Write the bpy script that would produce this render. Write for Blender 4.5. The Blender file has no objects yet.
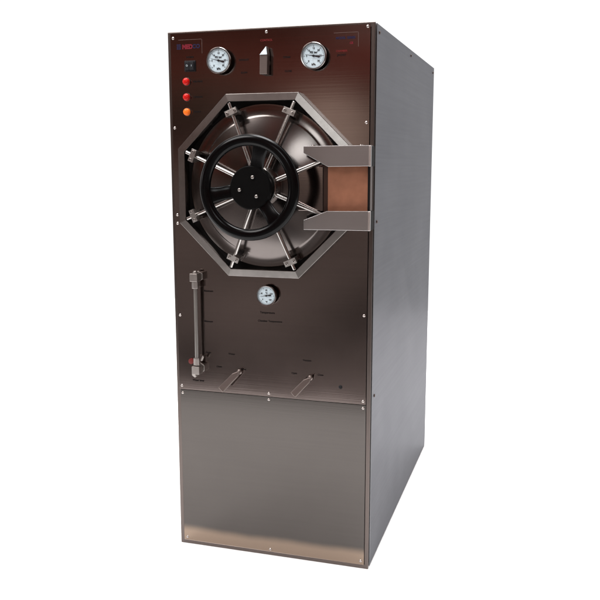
import bpy, bmesh, math, random
from mathutils import Vector, Matrix, Euler
random.seed(7)
sc = bpy.context.scene
COL = sc.collection
PI = math.pi
W, D, H = 0.701, 1.298, 1.8          # cabinet
OX, OZ, RO = 0.338, 1.297, 0.322     # door centre and outer radius of its octagonal surround

# ------------------------------------------------------------------ materials
def new_mat(name):
    m = bpy.data.materials.new(name); m.use_nodes = True
    nt = m.node_tree
    return m, nt, nt.nodes['Principled BSDF']

def N(nt, typ, **kw):
    n = nt.nodes.new(typ)
    for k, v in kw.items():
        setattr(n, k, v)
    return n

def brushed(name, col, rough=0.28, brush='X', aniso=0.6, var=0.12, floor_refl=None, bump=0.05, fine=500, warp=0.0, edge=None):
    """brushed stainless: fine streaks along one axis plus broad smears"""
    m, nt, b = new_mat(name)
    L = nt.links
    tc = N(nt, 'ShaderNodeTexCoord')
    mp = N(nt, 'ShaderNodeMapping')
    s = {'X': (3, fine, fine), 'Z': (fine, fine, 3), 'Y': (fine, 2.2, 150), 'N': (60, 60, 60)}[brush]
    mp.inputs['Scale'].default_value = s
    L.new(tc.outputs['Object'], mp.inputs['Vector'])
    nz = N(nt, 'ShaderNodeTexNoise'); nz.inputs['Scale'].default_value = 1.0; nz.inputs['Detail'].default_value = 3
    L.new(mp.outputs['Vector'], nz.inputs['Vector'])
    n2 = N(nt, 'ShaderNodeTexNoise'); n2.inputs['Scale'].default_value = 4.5; n2.inputs['Detail'].default_value = 4
    L.new(tc.outputs['Object'], n2.inputs['Vector'])
    # colour: base modulated by streaks and smears
    a = N(nt, 'ShaderNodeMath', operation='MULTIPLY_ADD'); a.inputs[1].default_value = var; a.inputs[2].default_value = 1 - var * .5
    L.new(nz.outputs['Fac'], a.inputs[0])
    c = N(nt, 'ShaderNodeMath', operation='MULTIPLY_ADD'); c.inputs[1].default_value = var * 1.6; c.inputs[2].default_value = 1 - var * .8
    L.new(n2.outputs['Fac'], c.inputs[0])
    mul = N(nt, 'ShaderNodeMath', operation='MULTIPLY'); L.new(a.outputs[0], mul.inputs[0]); L.new(c.outputs[0], mul.inputs[1])
    vm = N(nt, 'ShaderNodeVectorMath', operation='SCALE'); vm.inputs[0].default_value = col[:3]
    L.new(mul.outputs[0], vm.inputs['Scale'])
    out = vm.outputs[0]
    if floor_refl:
        z0, z1, rcol, amt = floor_refl      # the floor's warm reflection, painted as a band along the bottom edge
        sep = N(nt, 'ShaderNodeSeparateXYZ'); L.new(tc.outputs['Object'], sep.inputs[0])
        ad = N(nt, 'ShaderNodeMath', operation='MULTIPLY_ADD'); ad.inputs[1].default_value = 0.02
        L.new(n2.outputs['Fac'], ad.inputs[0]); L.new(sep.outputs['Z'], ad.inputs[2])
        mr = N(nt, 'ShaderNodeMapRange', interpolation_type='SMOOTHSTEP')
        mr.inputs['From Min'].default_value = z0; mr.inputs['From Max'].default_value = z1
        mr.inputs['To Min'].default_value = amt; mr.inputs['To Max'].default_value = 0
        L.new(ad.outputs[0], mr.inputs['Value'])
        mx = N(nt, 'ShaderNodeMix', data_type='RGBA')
        L.new(mr.outputs[0], mx.inputs['Factor']); L.new(out, mx.inputs[6]); mx.inputs[7].default_value = (*rcol, 1)
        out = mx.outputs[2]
    L.new(out, b.inputs['Base Color'])
    b.inputs['Metallic'].default_value = 1
    if edge is not None: b.inputs['Specular Tint'].default_value = (edge, edge, edge * 1.05, 1)
    r = N(nt, 'ShaderNodeMath', operation='MULTIPLY_ADD'); r.inputs[1].default_value = 0.08; r.inputs[2].default_value = rough - .04
    L.new(n2.outputs['Fac'], r.inputs[0]); L.new(r.outputs[0], b.inputs['Roughness'])
    if brush != 'N':
        b.inputs['Anisotropic'].default_value = aniso
        cv = N(nt, 'ShaderNodeCombineXYZ'); cv.inputs['XYZ'.index(brush)].default_value = 1
        L.new(cv.outputs[0], b.inputs['Tangent'])
    bp = N(nt, 'ShaderNodeBump'); bp.inputs['Strength'].default_value = bump; bp.inputs['Distance'].default_value = 0.0006
    L.new(nz.outputs['Fac'], bp.inputs['Height'])
    if warp:                            # sheet metal is never quite flat
        n3 = N(nt, 'ShaderNodeTexNoise'); n3.inputs['Scale'].default_value = 2.6; n3.inputs['Detail'].default_value = 1
        L.new(tc.outputs['Object'], n3.inputs['Vector'])
        b2 = N(nt, 'ShaderNodeBump'); b2.inputs['Strength'].default_value = warp; b2.inputs['Distance'].default_value = 0.02
        L.new(n3.outputs['Fac'], b2.inputs['Height']); L.new(b2.outputs[0], bp.inputs['Normal'])
    L.new(bp.outputs[0], b.inputs['Normal'])
    return m

def plain(name, col, rough=0.5, metal=0.0, spec=0.5, coat=0.0, noise=0.0, scale=40, emit=0.0):
    m, nt, b = new_mat(name)
    b.inputs['Base Color'].default_value = (*col, 1)
    b.inputs['Roughness'].default_value = rough; b.inputs['Metallic'].default_value = metal
    b.inputs['Specular IOR Level'].default_value = spec; b.inputs['Coat Weight'].default_value = coat
    tc = N(nt, 'ShaderNodeTexCoord'); nz = N(nt, 'ShaderNodeTexNoise')
    nz.inputs['Scale'].default_value = scale; nz.inputs['Detail'].default_value = 5
    nt.links.new(tc.outputs['Object'], nz.inputs['Vector'])
    a = N(nt, 'ShaderNodeMath', operation='MULTIPLY_ADD'); a.inputs[1].default_value = noise * 2; a.inputs[2].default_value = 1 - noise
    nt.links.new(nz.outputs['Fac'], a.inputs[0])
    vm = N(nt, 'ShaderNodeVectorMath', operation='SCALE'); vm.inputs[0].default_value = col
    nt.links.new(a.outputs[0], vm.inputs['Scale']); nt.links.new(vm.outputs[0], b.inputs['Base Color'])
    if emit:
        b.inputs['Emission Color'].default_value = (*col, 1); b.inputs['Emission Strength'].default_value = emit
    return m

M = {}
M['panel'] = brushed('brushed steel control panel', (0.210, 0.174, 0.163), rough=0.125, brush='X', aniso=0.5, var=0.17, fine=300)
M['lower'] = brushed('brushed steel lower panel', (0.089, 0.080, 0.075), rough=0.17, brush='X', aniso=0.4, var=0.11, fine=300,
                     floor_refl=(-0.242, -0.206, (0.265, 0.200, 0.155), 1.0))
M['side'] = brushed('brushed steel side sheet', (0.184, 0.184, 0.191), rough=0.34, edge=0.52, brush='Y', aniso=0.5, var=0.30)
M['rim'] = brushed('folded steel edge', (0.13, 0.108, 0.10), rough=0.30, brush='Z', aniso=0.3, var=0.1)
M['frame'] = brushed('octagon steel bar', (0.245, 0.228, 0.218), rough=0.26, brush='N', var=0.34, bump=0.08)
M['dome'] = brushed('spun steel door', (0.150, 0.132, 0.126), rough=0.17, brush='N', var=0.10, bump=0.03)
M['rod'] = brushed('turned steel rod', (0.42, 0.40, 0.385), rough=0.2, brush='N', var=0.1, bump=0.02)
M['clamp'] = brushed('cast steel clamp', (0.32, 0.30, 0.285), rough=0.36, brush='N', var=0.2, bump=0.1)
M['bracket'] = brushed('steel hinge plate', (0.42, 0.405, 0.405), rough=0.36, brush='X', aniso=0.4, var=0.12)
M['lip'] = brushed('bright folded lip', (0.62, 0.57, 0.55), rough=0.35, brush='N', var=0.2)
M['screw'] = plain('bright screw', (0.50, 0.46, 0.44), 0.28, 1.0)
M['bezel'] = plain('polished bezel', (0.30, 0.285, 0.28), 0.2, 1.0, noise=0.04)
M['fit'] = brushed('worn fitting', (0.30, 0.275, 0.26), rough=0.42, brush='N', var=0.25, bump=0.15)
M['lever'] = brushed('lever steel', (0.22, 0.185, 0.172), rough=0.4, brush='N', var=0.15, bump=0.1)
M['black'] = plain('black enamel', (0.0010, 0.0010, 0.0013), 0.2, 0, 0.17, 0.0, noise=0.05)
M['hub'] = plain('black hub plastic', (0.0018, 0.0017, 0.0018), 0.5, 0, 0.08)
M['dark'] = plain('dark recess', (0.006, 0.005, 0.005), 0.7, 0, 0.1)
M['copper'] = plain('copper tinted plate', (0.26, 0.108, 0.062), 0.55, 0.0, 0.25, noise=0.34, scale=26)
M['copperdark'] = plain('dark brown steel edge', (0.05, 0.028, 0.022), 0.45, 0.6, 0.3, noise=0.1)
M['dial'] = plain('white dial', (0.70, 0.79, 0.83), 0.5, 0, 0.3)
M['ink'] = plain('black ink', (0.012, 0.012, 0.014), 0.6, 0, 0.2)
M['caption'] = plain('engraved caption', (0.012, 0.009, 0.009), 0.7, 0, 0.1)
M['redink'] = plain('red print', (0.16, 0.014, 0.014), 0.6, 0, 0.2)
M['logored'] = plain('crimson print', (0.17, 0.010, 0.022), 0.5, 0, 0.2)
M['logoblue'] = plain('navy print', (0.014, 0.012, 0.045), 0.5, 0, 0.2)
M['line'] = plain('scribed line', (0.16, 0.11, 0.10), 0.5, 0.4, 0.3)
M['red'] = plain('red lens', (0.5, 0.006, 0.004), 0.3, 0, 0.3, 0.1, emit=0.1)
M['orange'] = plain('orange lens', (0.85, 0.16, 0.012), 0.3, 0, 0.3, 0.1, emit=0.15)
M['reddark'] = plain('red valve knob', (0.14, 0.02, 0.018), 0.5, 0, 0.3)
M['tube'] = plain('clouded gauge tube', (0.15, 0.14, 0.13), 0.15, 0, 0.6, 0.6, noise=0.1)
M['floor'] = plain('white studio floor', (0.9, 0.9, 0.9), 0.8, 0, 0.1)
def glass_mat():
    m = bpy.data.materials.new('gauge glass'); m.use_nodes = True; nt = m.node_tree; nt.nodes.clear()
    o = N(nt, 'ShaderNodeOutputMaterial'); mix = N(nt, 'ShaderNodeMixShader'); t = N(nt, 'ShaderNodeBsdfTransparent'); g = N(nt, 'ShaderNodeBsdfGlossy')
    g.inputs['Roughness'].default_value = 0.05; t.inputs[0].default_value = (0.95, 0.98, 1, 1); mix.inputs[0].default_value = 0.06
    nt.links.new(t.outputs[0], mix.inputs[1]); nt.links.new(g.outputs[0], mix.inputs[2]); nt.links.new(mix.outputs[0], o.inputs[0])
    return m
M['glass'] = glass_mat()

# ------------------------------------------------------------------ helpers
WORLD = {}
def thing(name, label, cat, loc):
    o = bpy.data.objects.new(name, None); COL.objects.link(o); o.location = loc
    o['label'] = label; o['category'] = cat; WORLD[o.name] = Vector(loc); o.empty_display_size = .2
    return o

def obj(name, bm, mats, parent=None, smooth=None, label=None, bevel=0.0, seg=2):
    """links bm (world coordinates) as ONE mesh object whose origin is its own centre"""
    if not isinstance(mats, (list, tuple)): mats = [mats]
    lo = Vector([min(v.co[i] for v in bm.verts) for i in range(3)]); hi = Vector([max(v.co[i] for v in bm.verts) for i in range(3)])
    c = (lo + hi) / 2
    bmesh.ops.translate(bm, verts=bm.verts, vec=-c)
    me = bpy.data.meshes.new(name); bm.to_mesh(me); bm.free()
    for m in mats: me.materials.append(M[m])
    o = bpy.data.objects.new(name, me); COL.objects.link(o)
    pw = WORLD[parent.name] if parent else Vector((0, 0, 0))
    o.parent = parent; o.location = c - pw; WORLD[o.name] = c
    if smooth is not None:
        for p in me.polygons: p.use_smooth = True
        bmx = bmesh.new(); bmx.from_mesh(me)
        for e in bmx.edges:
            if len(e.link_faces) == 2 and e.calc_face_angle(0) > math.radians(smooth): e.smooth = False
        bmx.to_mesh(me); bmx.free()
    if bevel:
        md = o.modifiers.new('bevel', 'BEVEL'); md.width = bevel; md.segments = seg; md.limit_method = 'ANGLE'; md.angle_limit = math.radians(35)
        md.harden_normals = False
    if label: o['label'] = label
    return o

def box(bm, x0, x1, y0, y1, z0, z1, mi=0):
    r = bmesh.ops.create_cube(bm, size=1)
    for v in r['verts']:
        v.co = Vector(((x0 + x1) / 2 + v.co.x * (x1 - x0), (y0 + y1) / 2 + v.co.y * (y1 - y0), (z0 + z1) / 2 + v.co.z * (z1 - z0)))
    for f in set(f for v in r['verts'] for f in v.link_faces): f.material_index = mi
    return r['verts']

def cyl(bm, a, b, r0, r1=None, n=32, mi=0):
    """capped cylinder / cone from a to b"""
    a, b = Vector(a), Vector(b); r1 = r0 if r1 is None else r1
    d = b - a
    r = bmesh.ops.create_cone(bm, cap_ends=True, segments=n, radius1=r0, radius2=r1, depth=d.length)
    q = d.to_track_quat('Z', 'Y').to_matrix().to_4x4()
    bmesh.ops.transform(bm, verts=r['verts'], matrix=Matrix.Translation((a + b) / 2) @ q)
    for f in set(f for v in r['verts'] for f in v.link_faces): f.material_index = mi
    return r['verts']

def lathe(bm, prof, cx, cz, n=96, mi=0, closed=False):
    """prof: (radius, y) pairs turned about the axis through (cx, cz) that runs along Y"""
    rings = []
    for r, y in prof:
        if r < 1e-6: rings.append([bm.verts.new((cx, y, cz))])
        else: rings.append([bm.verts.new((cx + r * math.cos(2 * PI * k / n), y, cz + r * math.sin(2 * PI * k / n))) for k in range(n)])
    pairs = list(zip(rings, rings[1:])) + ([(rings[-1], rings[0])] if closed else [])
    for A, B in pairs:
        for k in range(n):
            j = (k + 1) % n
            if len(A) == 1 and len(B) == 1: continue
            if len(A) == 1: f = bm.faces.new((A[0], B[j], B[k]))
            elif len(B) == 1: f = bm.faces.new((A[k], A[j], B[0]))
            else: f = bm.faces.new((A[k], A[j], B[j], B[k]))
            f.material_index = mi
    bmesh.ops.recalc_face_normals(bm, faces=bm.faces)

def prism(bm, pts, y0, y1, mi=0):
    """pts (x, z) polygon extruded between y0 and y1"""
    A = [bm.verts.new((x, y0, z)) for x, z in pts]; B = [bm.verts.new((x, y1, z)) for x, z in pts]
    fs = [bm.faces.new(A), bm.faces.new(B[::-1])]
    for k in range(len(pts)):
        j = (k + 1) % len(pts); fs.append(bm.faces.new((A[j], A[k], B[k], B[j])))
    for f in fs: f.material_index = mi
    bmesh.ops.recalc_face_normals(bm, faces=bm.faces)
    return A + B

def octa(r, cx=OX, cz=OZ):
    return [(cx + r * math.cos(PI / 8 + k * PI / 4), cz + r * math.sin(PI / 8 + k * PI / 4)) for k in range(8)]

def text(name, s, x, z, size, mat, parent, y=-0.0009, rot=0, bold=0.0, sx=1.0, align='CENTER'):
    cu = bpy.data.curves.new(name, 'FONT'); cu.body = s; cu.size = size; cu.align_x = align; cu.align_y = 'CENTER'
    cu.offset = bold; cu.extrude = 0.0002
    to = bpy.data.objects.new(name + '_tmp', cu); COL.objects.link(to)
    bpy.context.view_layer.update()
    me = bpy.data.meshes.new_from_object(to.evaluated_get(bpy.context.evaluated_depsgraph_get()))
    bpy.data.objects.remove(to); bpy.data.curves.remove(cu)
    bm = bmesh.new(); bm.from_mesh(me); bpy.data.meshes.remove(me)
    mt = Matrix.Translation((x, y, z)) @ Matrix.Rotation(rot, 4, 'Y') @ Matrix.Rotation(PI / 2, 4, 'X') @ Matrix.Diagonal((sx, 1, 1, 1))
    bmesh.ops.transform(bm, verts=bm.verts, matrix=mt)
    for f in bm.faces: f.material_index = 0
    return obj(name, bm, mat, parent)

def screw(x, z, parent, r=0.0051, y=0.0, mat='screw'):
    bm = bmesh.new()
    lathe(bm, [(0, y - r * .62), (r * .45, y - r * .56), (r * .8, y - r * .34), (r, y - r * .05), (r, y + .001)], x, z, n=20)
    return obj('screw', bm, mat, parent, smooth=50)

# ------------------------------------------------------------------ setting: the white floor it stands on
bm = bmesh.new(); box(bm, -3.2, 4.2, -1.84, 5.0, -0.05, 0.0)
fl = obj('floor', bm, 'floor'); fl['kind'] = 'structure'

# ------------------------------------------------------------------ the steriliser
root = thing('steam_steriliser', 'tall brown-grey brushed steel steam steriliser cabinet with octagonal door surround and black handwheel',
             'steriliser', (W / 2, D / 2, 0))

# carcass (inside the sheets, dark where it shows in the seams)
bm = bmesh.new(); box(bm, 0.012, W - 0.0115, 0.0065, D - .01, 0.012, H - 0.012)
obj('carcass', bm, 'dark', root)
def side_sheet(x0, x1):
    bm = bmesh.new()
    box(bm, x0, x1, 0.026, D, 0.004, H)
    return obj('side_panel', bm, 'side', root, bevel=0.0015)
sp = side_sheet(W - 0.010, W); side_sheet(0.0, 0.010)
for (y, z) in ((0.062, H - .024), (0.66, H - .022), (1.262, H - .024), (0.060, 1.185), (0.060, 0.60)):
    bm = bmesh.new(); cyl(bm, (W - .001, y, z), (W + .003, y, z), 0.0062, 0.0045, 16)
    obj('screw', bm, 'copperdark', sp, smooth=40)
bm = bmesh.new(); box(bm, 0.0115, W - 0.0115, 0.020, D, H - 0.010, H - .0005); obj('top_panel', bm, 'side', root, bevel=.001)
bm = bmesh.new(); box(bm, 0.0115, W - 0.0115, D - .008, D - .0005, 0.006, H - 0.0115); obj('back_panel', bm, 'side', root)

# folded rim round the front opening
bm = bmesh.new()
rw = 0.014
pts_o = [(0, 0), (W, 0), (W, H), (0, H)]; pts_i = [(rw, rw), (W - rw, rw), (W - rw, H - rw), (rw, H - rw)]
yo, yi = 0.0012, 0.0055
vo = [bm.verts.new((x, yo, z)) for x, z in pts_o]; vi = [bm.verts.new((x, yo, z)) for x, z in pts_i]
wo = [bm.verts.new((x, yi, z)) for x, z in pts_o]; wi = [bm.verts.new((x, yi, z)) for x, z in pts_i]
for k in range(4):
    j = (k + 1) % 4
    bm.faces.new((vo[k], vo[j], vi[j], vi[k])); bm.faces.new((wo[k], wi[k], wi[j], wo[j]))
    bm.faces.new((vo[k], wo[k], wo[j], vo[j])); bm.faces.new((vi[k], vi[j], wi[j], wi[k]))
bmesh.ops.recalc_face_normals(bm, faces=bm.faces)
obj('front_rim', bm, 'rim', root, bevel=0.003, seg=3)

# control panel: one sheet with the octagonal opening
ZS = 0.583
bm = bmesh.new()
def ring(pts, y):
    vs = [bm.verts.new((x, y, z)) for x, z in pts]
    return [bm.edges.new((vs[k], vs[(k + 1) % len(vs)])) for k in range(len(vs))]
x0, x1, zt = 0.0105, W - 0.0155, H - 0.006
es = ring([(x0, ZS), (x1, ZS), (x1, zt), (x0, zt)], 0) + ring(octa(RO - 0.012), 0)
bmesh.ops.triangle_fill(bm, edges=es, use_beauty=True)
bmesh.ops.recalc_face_normals(bm, faces=bm.faces)
if sum(f.normal.y for f in bm.faces) > 0: bmesh.ops.reverse_faces(bm, faces=bm.faces)
g = bmesh.ops.extrude_face_region(bm, geom=bm.faces[:])
bmesh.ops.translate(bm, verts=[v for v in g['geom'] if isinstance(v, bmesh.types.BMVert)], vec=(0, 0.004, 0))
bmesh.ops.recalc_face_normals(bm, faces=bm.faces)
cp = obj('control_panel', bm, 'panel', root)
# screws of the control panel
for x, z in ((.020, 1.780), (.347, 1.786), (.677, 1.787), (.018, 1.490), (.0195, 1.199), (.0195, 1.170), (.676, 1.498), (.020, .850), (.020, .596), (.346, .594), (.676, .883), (.676, .594)):
    screw(x, z, cp)
screw(0.599, 0.637, cp, r=0.0068, mat='ink')
# lower panel
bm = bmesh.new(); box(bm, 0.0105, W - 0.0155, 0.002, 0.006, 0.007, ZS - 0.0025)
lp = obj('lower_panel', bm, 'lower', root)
for x, z in ((.0215, .5695), (.345, .5715), (.676, .570), (.026, .024), (.346, .021), (.674, .026)):
    screw(x, z, lp, y=0.002)

# octagonal surround
bm = bmesh.new()
secs = [(RO, 0.001), (RO, -0.0265), (RO - 0.0265, -0.0308), (RO - 0.0265, 0.030), (RO - 0.020, 0.030), (RO - 0.020, 0.001)]
loops = [[bm.verts.new((x, y, z)) for x, z in octa(r)] for r, y in secs]
for A, B in zip(loops, loops[1:] + loops[:1]):
    for k in range(8):
        j = (k + 1) % 8; bm.faces.new((A[k], A[j], B[j], B[k]))
bmesh.ops.recalc_face_normals(bm, faces=bm.faces)
obj('door_surround', bm, 'frame', root, bevel=0.0012)
# dark well behind the door
bm = bmesh.new(); prism(bm, octa(RO - 0.021), 0.030, 0.075); obj('door_well', bm, 'dark', root)

# dished door
bm = bmesh.new()
prof = [(0.268, 0.030), (0.268, 0.006), (0.265, 0.003), (0.232, 0.003)]
Rc, yc = 0.229, -0.038
for k in range(1, 17):
    a = k / 16; r = Rc * math.cos(a * PI / 2)
    prof.append((r, 0.001 + (yc) * (1 - (r / Rc) ** 1.7)))
prof[-1] = (0, 0.001 + yc)
lathe(bm, prof, OX, OZ, n=128)
door = obj('door', bm, 'dome', root, smooth=35)

# centre boss and collar
bm = bmesh.new()
lathe(bm, [(0.066, -0.020), (0.066, -0.078), (0.063, -0.083), (0.050, -0.084), (0.050, -0.1), (0, -0.1)], OX, OZ, n=64)
obj('centre_collar', bm, 'rod', root, smooth=35)

# eight locking rods, each with its guide clamp
for k in range(8):
    th = PI / 8 + k * PI / 4 + random.uniform(-.008, .008)
    u = Vector((math.cos(th), 0, math.sin(th))); t = Vector((-math.sin(th), 0, math.cos(th)))
    cen = Vector((OX, 0, OZ)); re = 0.290
    a = cen + u * 0.055 + Vector((0, -0.060, 0)); b = cen + u * re + Vector((0, -0.027, 0))
    bm = bmesh.new(); cyl(bm, a, b, 0.0062, n=24); 
    rod = obj('locking_rod', bm, 'rod', root, smooth=40, bevel=.001)
    rr = 0.258 + random.uniform(-.004, .004)
    c = a.lerp(b, (rr - .055) / (re - .055))
    yv = (b - a).normalized(); nv = t.cross(yv).normalized()
    if nv.y > 0: nv = -nv
    # local frame: t across, yv along the rod, nv towards the viewer
    fr = Matrix((t, yv, nv)).transposed().to_4x4(); fr.translation = c
    bm = bmesh.new()
    v = box(bm, -0.021, 0.021, -0.0095, 0.0095, 0.001, 0.013)
    v += box(bm, -0.019, 0.019, -0.0085, 0.0085, -0.013, -0.0005)
    v += box(bm, -0.0165, -0.0095, -0.006, 0.006, -0.034, -0.0125)
    v += box(bm, 0.0095, 0.0165, -0.006, 0.006, -0.034, -0.0125)
    for s in (-1, 1):
        v += cyl(bm, (s * .0135, 0, 0.0129), (s * .0135, 0, 0.0175), 0.0046, 0.0042, 12, 1)
        v += cyl(bm, (s * .0135, 0, 0.0174), (s * .0135, 0, 0.0190), 0.0022, 0.002, 10, 2)
    bmesh.ops.transform(bm, verts=list(set(v)), matrix=fr)
    bmesh.ops.recalc_face_normals(bm, faces=bm.faces)
    obj('guide_clamp', bm, ['clamp', 'screw', 'ink'], rod, bevel=.0008)

# handwheel
WD = -0.150
bm = bmesh.new()
prof = []
for k in range(20):
    a = 2 * PI * k / 20
    prof.append((0.1470 + 0.0182 * math.cos(a), WD + 0.0130 * math.sin(a)))
lathe(bm, prof, OX, OZ, n=128, closed=True)
wheel = obj('handwheel', bm, 'black', root, smooth=60)
bm = bmesh.new()
lathe(bm, [(0.040, -0.09), (0.040, -0.108), (0.064, -0.116), (0.0685, -0.124), (0.0685, -0.136), (0.065, -0.1405), (0.020, -0.1425), (0, -0.1425)], OX, OZ, n=72)
obj('hub', bm, 'hub', wheel, smooth=35)
for deg in (73, 191, 310):
    th = math.radians(deg); u = Vector((math.cos(th), 0, math.sin(th))); t = Vector((-math.sin(th), 0, math.cos(th)))
    bm = bmesh.new(); rows = []
    for i in range(13):
        s = i / 12; r = 0.052 + (0.141 - 0.052) * s
        hw = 0.0212 + 0.003 * (1 - s) ** 3 + 0.0100 * s ** 4
        yc_ = -0.129 - 0.020 * (s * s * (3 - 2 * s)); ht = 0.0055
        row = []
        for q in range(14):
            a = 2 * PI * q / 14
            p = Vector((OX, 0, OZ)) + u * r + t * (hw * math.copysign(abs(math.cos(a)) ** .7, math.cos(a)))
            p.y = yc_ + ht * math.copysign(abs(math.sin(a)) ** .8, math.sin(a))
            row.append(bm.verts.new(p))
        rows.append(row)
    for A, B in zip(rows, rows[1:]):
        for q in range(14): bm.faces.new((A[q], A[(q + 1) % 14], B[(q + 1) % 14], B[q]))
    bm.faces.new(rows[0]); bm.faces.new(rows[-1][::-1]); bmesh.ops.recalc_face_normals(bm, faces=bm.faces)
    obj('spoke', bm, 'black', wheel, smooth=50)
    p = Vector((OX, 0, OZ)) + u * 0.0345
    bm = bmesh.new()
    lathe(bm, [(0, -0.1485), (0.0035, -0.1480), (0.0056, -0.1466), (0.0062, -0.1445), (0.0062, -0.141)], p.x, p.z, n=20)
    obj('bolt', bm, 'clamp', wheel, smooth=50)

# hinge: block with a copper face between two bent steel brackets, and the arm that reaches to the door
bm = bmesh.new(); box(bm, 0.462, 0.5455, -0.032, 0.0, 1.222, 1.362); 
obj('hinge_arm', bm, 'panel', root, bevel=.002)
bm = bmesh.new(); box(bm, 0.5475, 0.699, -0.036, -0.001, 1.212, 1.372)
hb = obj('hinge_block', bm, 'copperdark', root, bevel=.002)
bm = bmesh.new(); box(bm, 0.563, 0.6945, -0.0395, -0.0355, 1.216, 1.368)
obj('face_plate', bm, 'copper', hb, bevel=.0008)
def bracket(poly, zf0, zf1):
    bm = bmesh.new()
    prism(bm, poly, -0.058, -0.053)
    box(bm, poly[0][0] + .0005, 0.6995, -0.0532, -0.001, zf0, zf1)     # flange back to the panel
    box(bm, 0.6945, 0.7040, -0.0529, 0.0, min(p[1] for p in poly) + .0015, max(p[1] for p in poly) - .0015, 1)  # end cheek
    box(bm, 0.6980, 0.7050, -0.0602, -0.0578, min(p[1] for p in poly) + .001, max(p[1] for p in poly) - .001, 2)   # folded lip
    return obj('hinge_bracket', bm, ['bracket', 'dark', 'lip'], root, bevel=.0013)
b1 = bracket([(.488, 1.426), (.488, 1.404), (.567, 1.3615), (.7055, 1.3635), (.7055, 1.427)], 1.4215, 1.4265)
b2 = bracket([(.488, 1.163), (.488, 1.194), (.565, 1.2235), (.7055, 1.2255), (.7055, 1.164)], 1.1635, 1.1685)
for x in (.515, .67):
    bm = bmesh.new(); cyl(bm, (x, -.040, 1.4262), (x, -.040, 1.4300), .006, .005, 16); obj('screw', bm, 'screw', b1, smooth=40)
bm = bmesh.new(); cyl(bm, (.6965, -.046, 1.170), (.6965, -.046, 1.420), .0035, n=16); obj('hinge_pin', bm, 'dark', root, smooth=40)

# round dials
def gauge(name, x, z, R, ang, ticks, words, dep=0.028):
    bm = bmesh.new()
    lathe(bm, [(R * .80, 0.0), (R * .80, -dep * .50), (R * .97, -dep * .6), (R * 1.0, -dep * .72), (R * 1.0, -dep * .93), (R * .965, -dep), (R * .90, -dep * .985), (R * .87, -dep * .90), (R * .865, -dep * .80), (0, -dep * .80)], x, z, n=72)
    bm.faces.ensure_lookup_table()
    for f in bm.faces:
        if f.calc_center_median().y > -dep * .56: f.material_index = 1
    cs = obj(name, bm, ['bezel', 'copperdark'], root, smooth=35)
    yd = -dep * .80
    bm = bmesh.new(); cyl(bm, (x, yd + .0005, z), (x, yd - .0008, z), R * .862, n=64)
    obj('dial', bm, 'dial', cs, smooth=40)
    bm = bmesh.new()
    for i in range(ticks + 1):
        th = math.radians(225 - 270 * i / ticks); big = i % 5 == 0
        r0, r1, w = (R * .66 if big else R * .73), R * .79, (R * .018 if big else R * .008)
        u = Vector((math.cos(th), 0, math.sin(th))); t = Vector((-u.z, 0, u.x)); c = Vector((x, yd - .0013, z))
        vs = [bm.verts.new(c + u * r0 - t * w), bm.verts.new(c + u * r1 - t * w), bm.verts.new(c + u * r1 + t * w), bm.verts.new(c + u * r0 + t * w)]
        bm.faces.new(vs)
    for i in range(90):        # scale arc
        a0, a1 = math.radians(225 - 3 * i), math.radians(225 - 3 * (i + 1))
        c = Vector((x, yd - .00125, z)); q = [(R * .80, a0), (R * .81, a0), (R * .81, a1), (R * .80, a1)]
        bm.faces.new([bm.verts.new(c + Vector((r * math.cos(a), 0, r * math.sin(a)))) for r, a in q])
    obj('scale_marks', bm, 'ink', cs)
    for i, wd in enumerate(words[0]):
        th = math.radians(225 - 270 * i / (len(words[0]) - 1))
        text('numeral', wd, x + R * .54 * math.cos(th), z + R * .54 * math.sin(th), R * .19, 'ink', cs, y=yd - .0014, bold=R * .004)
    text('lettering', words[1], x, z + R * .25, R * .21, 'ink', cs, y=yd - .0014, bold=R * .006)
    if words[2]: text('lettering', words[2], x, z - R * .62, R * .22, 'ink', cs, y=yd - .0014, bold=R * .008)
    th = math.radians(ang); u = Vector((math.cos(th), 0, math.sin(th))); t = Vector((-u.z, 0, u.x)); c = Vector((x, yd - .003, z))
    bm = bmesh.new()
    L = [(-.50, .055), (-.42, .085), (-.10, .045), (0, .07), (.12, .03), (.66, .008), (.66, -.008), (.12, -.03), (0, -.07), (-.10, -.045), (-.42, -.085), (-.50, -.055)]
    P = [c + u * (R * l) + t * (R * w) for l, w in L]
    prism(bm, [(p.x, p.z) for p in P], c.y, c.y - .0008)
    cyl(bm, c + Vector((0, .001, 0)), c + Vector((0, -.0022, 0)), R * .09, R * .07, 20)
    obj('pointer', bm, 'ink', cs)
    bm = bmesh.new(); lathe(bm, [(R * .885, -dep * .93), (R * .5, -dep * .96), (0, -dep * .97)], x, z, n=48)
    obj('glass', bm, 'glass', cs, smooth=60)
    return cs
nums = ['0', '5', '10', '15', '20', '25', '30']
gauge('pressure_gauge', .1905, 1.7005, .0418, 166, 30, (nums, 'PSI bar', 'kPa'))['label'] = 'left pressure gauge'
gauge('pressure_gauge', .5105, 1.7030, .0418, 171, 30, (nums, 'PSI bar', 'kPa'))['label'] = 'right pressure gauge'
gauge('thermometer', .3480, .9370, .0345, 188, 24, (['0', '40', '80', '120', '160'], '°C', '°F'), dep=.027)['label'] = 'small round thermometer below the door'

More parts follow.
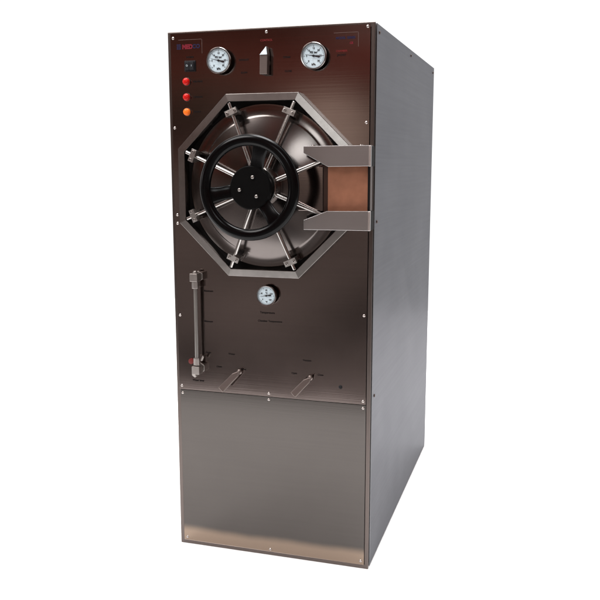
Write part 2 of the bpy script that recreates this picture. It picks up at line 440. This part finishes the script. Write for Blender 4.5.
# pilot lamps
for z, m, l in ((1.6395, 'red', 'red pilot lamp, upper'), (1.5895, 'red', 'red pilot lamp, lower'), (1.5415, 'orange', 'orange pilot lamp')):
    x = .067
    bm = bmesh.new(); lathe(bm, [(.0138, .0), (.0138, -.003), (.012, -.0045), (.0105, -.0045)], x, z, n=40)
    ring_ = obj('pilot_lamp', bm, 'copperdark', root, smooth=35, label=l)
    bm = bmesh.new(); lathe(bm, [(.0118, -.001), (.0118, -.009), (.0108, -.0125), (.0075, -.0150), (0, -.0160)], x, z, n=40)
    obj('lens', bm, m, ring_, smooth=50)

# rocker switch
bm = bmesh.new(); box(bm, .060, .100, -.004, 0, 1.6715, 1.7065)
sw = obj('power_switch', bm, 'ink', root, bevel=.0015)
for i in (0, 1):
    bm = bmesh.new(); xx = .0635 + i * .0170
    prism(bm, [(xx, 1.6755), (xx + .016, 1.6755), (xx + .016, 1.7025), (xx, 1.7025)], -.0105 if i else -.0085, -.003)
    rk = obj('rocker', bm, 'ink', sw, bevel=.0015)
    text('marking', 'I' if i else 'O', xx + .008, 1.690, .008, 'dial', sw, y=(-.0110 if i else -.0090))

# brand strip: scribed border and coloured lettering (too small to read in the photograph)
def scribe(pts, parent=cp, w=.0010):
    bm = bmesh.new()
    for (ax, az), (bx_, bz) in zip(pts, pts[1:]):
        box(bm, min(ax, bx_) - w / 2, max(ax, bx_) + w / 2, -.0009, -.0001, min(az, bz) - w / 2, max(az, bz) + w / 2)
    return obj('border_line', bm, 'line', parent)
scribe([(.040, 1.7735), (.1235, 1.7735), (.1235, 1.7290)])
bm = bmesh.new()
for r in range(3):
    for c in range(2):
        box(bm, .0335 + c * .0078, .0400 + c * .0078, -.0010, -.0001, 1.7435 + r * .0060, 1.7480 + r * .0060)
obj('emblem', bm, 'logoblue', cp)
text('emblem_lettering', 'MED', .0715, 1.7505, .0190, 'logored', cp, bold=.0011, sx=.95)
text('emblem_lettering', 'CO', .1030, 1.7510, .0170, 'logoblue', cp, bold=.0008, sx=1.05)
scribe([(.570, 1.7720), (.648, 1.7720), (.648, 1.7290)])
text('caption', 'MODEL', .592, 1.7560, .0095, 'logoblue', cp, bold=.0004)
text('caption', 'SERIES', .625, 1.7560, .0095, 'logoblue', cp, bold=.0004)
text('caption', 'CE', .626, 1.7400, .0085, 'logored', cp, bold=.0004)

# captions engraved on the panel
for s, x, z, sz, mt in (('POWER', .080, 1.7175, .0075, 'caption'), ('HEATING', .1060, 1.6390, .0080, 'caption'), ('STERILIZE', .1060, 1.5895, .0075, 'caption'),
                    ('READY', .1030, 1.5415, .0080, 'caption'), ('CONTROL', .3470, 1.7600, .0085, 'redink'),
                    ('EXHAUST', .2700, 1.7020, .0080, 'caption'), ('STEAM', .4150, 1.7050, .0080, 'caption'),
                    ('SLOW', .2700, 1.6620, .0080, 'caption'), ('CLOSE', .4200, 1.6620, .0080, 'caption'),
                    ('JACKET', .5950, 1.7050, .0085, 'caption'), ('CHAMBER', .5950, 1.7170, .0080, 'redink'),
                    ('Temperature', .3430, .8755, .0098, 'caption'), ('Chamber Temperature', .3520, .8465, .0092, 'caption'),
                    ('Maximum', .1290, .9400, .0088, 'caption'), ('Minimum', .1270, .8335, .0088, 'caption'), ('Drain', .1240, .7230, .0085, 'caption'),
                    ('Water', .2120, .7235, .0092, 'caption'), ('Open', .1640, .6755, .0085, 'caption'), ('Close', .2540, .6725, .0085, 'caption'),
                    ('Water level', .0840, .6200, .0092, 'caption'),
                    ('Vacuum', .4830, .7200, .0092, 'caption'), ('Open', .4380, .6725, .0085, 'caption'), ('Close', .5300, .6735, .0085, 'caption')):
    text('caption', s, x, z, sz, mt, cp, bold=.0002)

# selector handle: bevelled bar with a pointed, bright tip
bm = bmesh.new(); lathe(bm, [(.016, 0), (.016, -.006), (.012, -.008), (.0, -.008)], .343, 1.690, n=32)
sh = obj('selector_handle', bm, 'lever', root, smooth=35)
bm = bmesh.new()
prism(bm, [(.3330, 1.6520), (.3590, 1.6520), (.3605, 1.7120), (.3565, 1.7380), (.3345, 1.7120)], -.030, -.006)
obj('grip', bm, 'lever', sh, bevel=.002)
bm = bmesh.new()
A = [(.3345, -.0305, 1.7125), (.3600, -.0305, 1.7125), (.3560, -.0300, 1.7375)]
B = [(.3350, -.0335, 1.7120), (.3595, -.0335, 1.7120)]
vs = [bm.verts.new(p) for p in A + B]
bm.faces.new((vs[0], vs[2], vs[1])); bm.faces.new((vs[3], vs[4], vs[2])); bm.faces.new((vs[0], vs[1], vs[4], vs[3])); bm.faces.new((vs[0], vs[3], vs[2])); bm.faces.new((vs[1], vs[2], vs[4]))
bmesh.ops.recalc_face_normals(bm, faces=bm.faces)
obj('tip', bm, 'dial', sh)

# the two valve levers
def lever(ax, az, bx_, bz, lab):
    a = Vector((ax, 0, az)); b = Vector((bx_, 0, bz)); u = (b - a).normalized(); t = Vector((-u.z, 0, u.x)); L = (b - a).length
    bm = bmesh.new(); lathe(bm, [(.009, 0), (.009, -.004), (.006, -.006), (.006, -.018), (0, -.018)], ax + u.x * .016, az + u.z * .016, n=32)
    base = obj('valve_lever', bm, 'lever', root, smooth=35, label=lab)
    bm = bmesh.new()
    shp = [(0.0, .000), (.018, .0105), (L, .0125), (L, -.0105), (.026, -.0110)]
    lo, hi = [], []
    for s, w in shp:
        p = a + u * s + t * w
        d = -.016 - .020 * (s / L)
        hi.append(bm.verts.new((p.x, d - .011, p.z))); lo.append(bm.verts.new((p.x, d, p.z)))
    bm.faces.new(hi); bm.faces.new(lo[::-1])
    for k in range(5):
        j = (k + 1) % 5; bm.faces.new((hi[j], hi[k], lo[k], lo[j]))
    bmesh.ops.recalc_face_normals(bm, faces=bm.faces)
    obj('grip', bm, 'lever', base, bevel=.002)
lever(.250, .674, .186, .606, 'left valve lever')
lever(.505, .672, .446, .610, 'right valve lever')

# water level glass with its two valves
X = .093
bm = bmesh.new(); cyl(bm, (X, -.028, .690), (X, -.028, .970), .0064, n=32)
sg = obj('sight_glass', bm, 'tube', root, smooth=40)
def fitting(z0, z1, z2, z3):
    bm = bmesh.new()
    box(bm, X - .0140, X + .0140, -.044, -.010, z0, z1)      # valve body
    cyl(bm, (X, -.028, z2), (X, -.028, z3), .0125, .0125, 6)  # packing nut
    cyl(bm, (X, -.012, (z0 + z1) / 2), (X, .001, (z0 + z1) / 2), .012, n=24)
    cyl(bm, (X, .0, (z0 + z1) / 2), (X, -.004, (z0 + z1) / 2), .019, n=6)
    return bm
bm = fitting(.976, 1.004, .951, .9755)
cyl(bm, (X, -.028, 1.0035), (X, -.028, 1.012), .010, .006, 6)
obj('gauge_valve', bm, 'fit', sg, bevel=.0018)
bm = fitting(.652, .680, .682, .708)
cyl(bm, (X - .012, -.028, .6525), (X - .004, -.028, .640), .012, .007, 6)
cyl(bm, (X + .016, -.028, .700), (X + .024, -.028, .716), .005, .004, 12)
obj('gauge_valve', bm, 'fit', sg, bevel=.0018)
bm = bmesh.new(); lathe(bm, [(.010, 0), (.010, -.006), (0, -.008)], X - .033, .688, n=24)
obj('drain_knob', bm, 'reddark', root, smooth=40)

# ------------------------------------------------------------------ camera (solved from the cabinet's corners)
cam = bpy.data.cameras.new('camera'); co = bpy.data.objects.new('camera', cam); COL.objects.link(co)
co.location = (1.2407385, -2.5454505, 1.3723276)
co.rotation_euler = Euler((1.4041846, 0.0010593, 0.2980845), 'XYZ')
cam.sensor_width = 36; cam.lens = 812.568 / 600 * 36; cam.clip_end = 200
sc.camera = co

# ------------------------------------------------------------------ surroundings and lamps
w = bpy.data.worlds.new('World'); sc.world = w; w.use_nodes = True
nt = w.node_tree; L = nt.links; bg = nt.nodes['Background']
tc = N(nt, 'ShaderNodeTexCoord'); sep = N(nt, 'ShaderNodeSeparateXYZ'); L.new(tc.outputs['Generated'], sep.inputs[0])
zc = N(nt, 'ShaderNodeMath', operation='MAXIMUM'); zc.inputs[1].default_value = 0; L.new(sep.outputs['Z'], zc.inputs[0])
ma = N(nt, 'ShaderNodeMath', operation='MULTIPLY_ADD'); ma.inputs[1].default_value = 0.55; L.new(zc.outputs[0], ma.inputs[0]); L.new(sep.outputs['Y'], ma.inputs[2])
mr = N(nt, 'ShaderNodeMapRange', interpolation_type='SMOOTHSTEP'); mr.inputs['From Min'].default_value = -0.05; mr.inputs['From Max'].default_value = 0.5
L.new(ma.outputs[0], mr.inputs['Value'])
# the dim room in front: brown walls, lighter towards the ground
rz = N(nt, 'ShaderNodeValToRGB'); cr = rz.color_ramp
mz = N(nt, 'ShaderNodeMapRange'); mz.inputs['From Min'].default_value = -0.3; mz.inputs['From Max'].default_value = 0.4; L.new(sep.outputs['Z'], mz.inputs['Value'])
L.new(mz.outputs[0], rz.inputs[0])
cr.elements[0].position = 0.0; cr.elements[0].color = (0.27, 0.24, 0.23, 1)
cr.elements[1].position = 1.0; cr.elements[1].color = (0.13, 0.075, 0.062, 1)
e = cr.elements.new(0.40); e.color = (0.178, 0.142, 0.128, 1)
e = cr.elements.new(0.49); e.color = (0.105, 0.060, 0.048, 1)
e = cr.elements.new(0.565); e.color = (0.115, 0.060, 0.048, 1)
e = cr.elements.new(0.60); e.color = (0.21, 0.060, 0.045, 1)
e = cr.elements.new(0.64); e.color = (0.15, 0.085, 0.068, 1)
wm = N(nt, 'ShaderNodeMapping'); wm.inputs['Scale'].default_value = (1, .4, 2.4); L.new(tc.outputs['Generated'], wm.inputs['Vector'])
nz = N(nt, 'ShaderNodeTexNoise'); nz.inputs['Scale'].default_value = 6; nz.inputs['Detail'].default_value = 2
L.new(wm.outputs[0], nz.inputs['Vector'])
nr = N(nt, 'ShaderNodeTexNoise'); nr.inputs['Scale'].default_value = 6; nr.inputs['Detail'].default_value = 1; nr.noise_dimensions = '4D'; nr.inputs['W'].default_value = 3.7
L.new(wm.outputs[0], nr.inputs['Vector'])
hr = N(nt, 'ShaderNodeValToRGB'); hr.color_ramp.elements[0].position = .40; hr.color_ramp.elements[0].color = (.72, 1.04, 1.0, 1)
hr.color_ramp.elements[1].position = .60; hr.color_ramp.elements[1].color = (1.5, .72, .62, 1); L.new(nr.outputs['Fac'], hr.inputs[0])
hm = N(nt, 'ShaderNodeVectorMath', operation='MULTIPLY'); L.new(rz.outputs[0], hm.inputs[0]); L.new(hr.outputs[0], hm.inputs[1])
mn = N(nt, 'ShaderNodeMapRange'); mn.inputs['From Min'].default_value = .35; mn.inputs['From Max'].default_value = .65; mn.inputs['To Min'].default_value = .35; mn.inputs['To Max'].default_value = 1.75
L.new(nz.outputs['Fac'], mn.inputs['Value'])
vs_ = N(nt, 'ShaderNodeVectorMath', operation='SCALE'); rzg = N(nt, 'ShaderNodeMapRange'); rzg.inputs['From Min'].default_value = -.03; rzg.inputs['From Max'].default_value = .06; L.new(sep.outputs['Z'], rzg.inputs['Value'])
hx = N(nt, 'ShaderNodeMix', data_type='RGBA'); L.new(rzg.outputs[0], hx.inputs['Factor']); L.new(rz.outputs[0], hx.inputs[6]); L.new(hm.outputs[0], hx.inputs[7])
L.new(hx.outputs[2], vs_.inputs[0]); L.new(mn.outputs[0], vs_.inputs['Scale'])
mx = N(nt, 'ShaderNodeMix', data_type='RGBA'); L.new(mr.outputs[0], mx.inputs['Factor']); 
# an added pale blob, so the panel mirrors a light patch beside the surround
dt = N(nt, 'ShaderNodeVectorMath', operation='DISTANCE'); L.new(tc.outputs['Generated'], dt.inputs[0]); dt.inputs[1].default_value = (-0.262, -0.964, 0.036)
dm = N(nt, 'ShaderNodeMapRange', interpolation_type='SMOOTHSTEP'); dm.inputs['From Min'].default_value = .03; dm.inputs['From Max'].default_value = .07
dm.inputs['To Min'].default_value = 1.1; dm.inputs['To Max'].default_value = 0; L.new(dt.outputs['Value'], dm.inputs['Value'])
dv = N(nt, 'ShaderNodeVectorMath', operation='SCALE'); dv.inputs[0].default_value = (1, .84, .72); L.new(dm.outputs[0], dv.inputs['Scale'])
da = N(nt, 'ShaderNodeVectorMath', operation='ADD'); L.new(vs_.outputs[0], da.inputs[0]); L.new(dv.outputs[0], da.inputs[1])
L.new(da.outputs[0], mx.inputs[6]); mx.inputs[7].default_value = (1.12, 1.12, 1.12, 1)
L.new(mx.outputs[2], bg.inputs['Color']); bg.inputs['Strength'].default_value = 1.0

def area(name, loc, target, size, power, col=(1, 1, 1)):
    l = bpy.data.lights.new(name, 'AREA'); l.shape = 'DISK'; l.size = size; l.energy = power; l.color = col
    o = bpy.data.objects.new(name, l); COL.objects.link(o); o.location = loc
    o.rotation_euler = (Vector(target) - Vector(loc)).to_track_quat('-Z', 'Y').to_euler()
    return o
area('key_lamp', (-1.7, -2.1, 4.3), (.35, 0, .6), 2.2, 130, (1, .98, .96))
area('side_lamp', (-5.0, -2.4, 1.9), (.3, 0, 1.3), 1.2, 14)
area('dome_glint_lamp', (.60, -4.6, 2.95), (.4, 0, 1.3), 1.0, 15, (.95, 1, 1))  # unseen lamp, added to put a bright patch on the dished door
area('overhead_floor_fill', (0.4, -0.9, 7.0), (.4, -.9, 0), 3.0, 430)  # added out of view to wash the floor white round the cabinet
area('rear_floor_fill', (0.5, 2.8, 7.0), (.5, 2.8, 0), 4.0, 560)  # second unseen lamp, added to brighten the floor further back

# ------------------------------------------------------------------ render settings
sc.view_settings.view_transform = 'Standard'; sc.view_settings.look = 'None'; sc.view_settings.exposure = 0; sc.view_settings.gamma = 1
sc.render.engine = 'CYCLES'
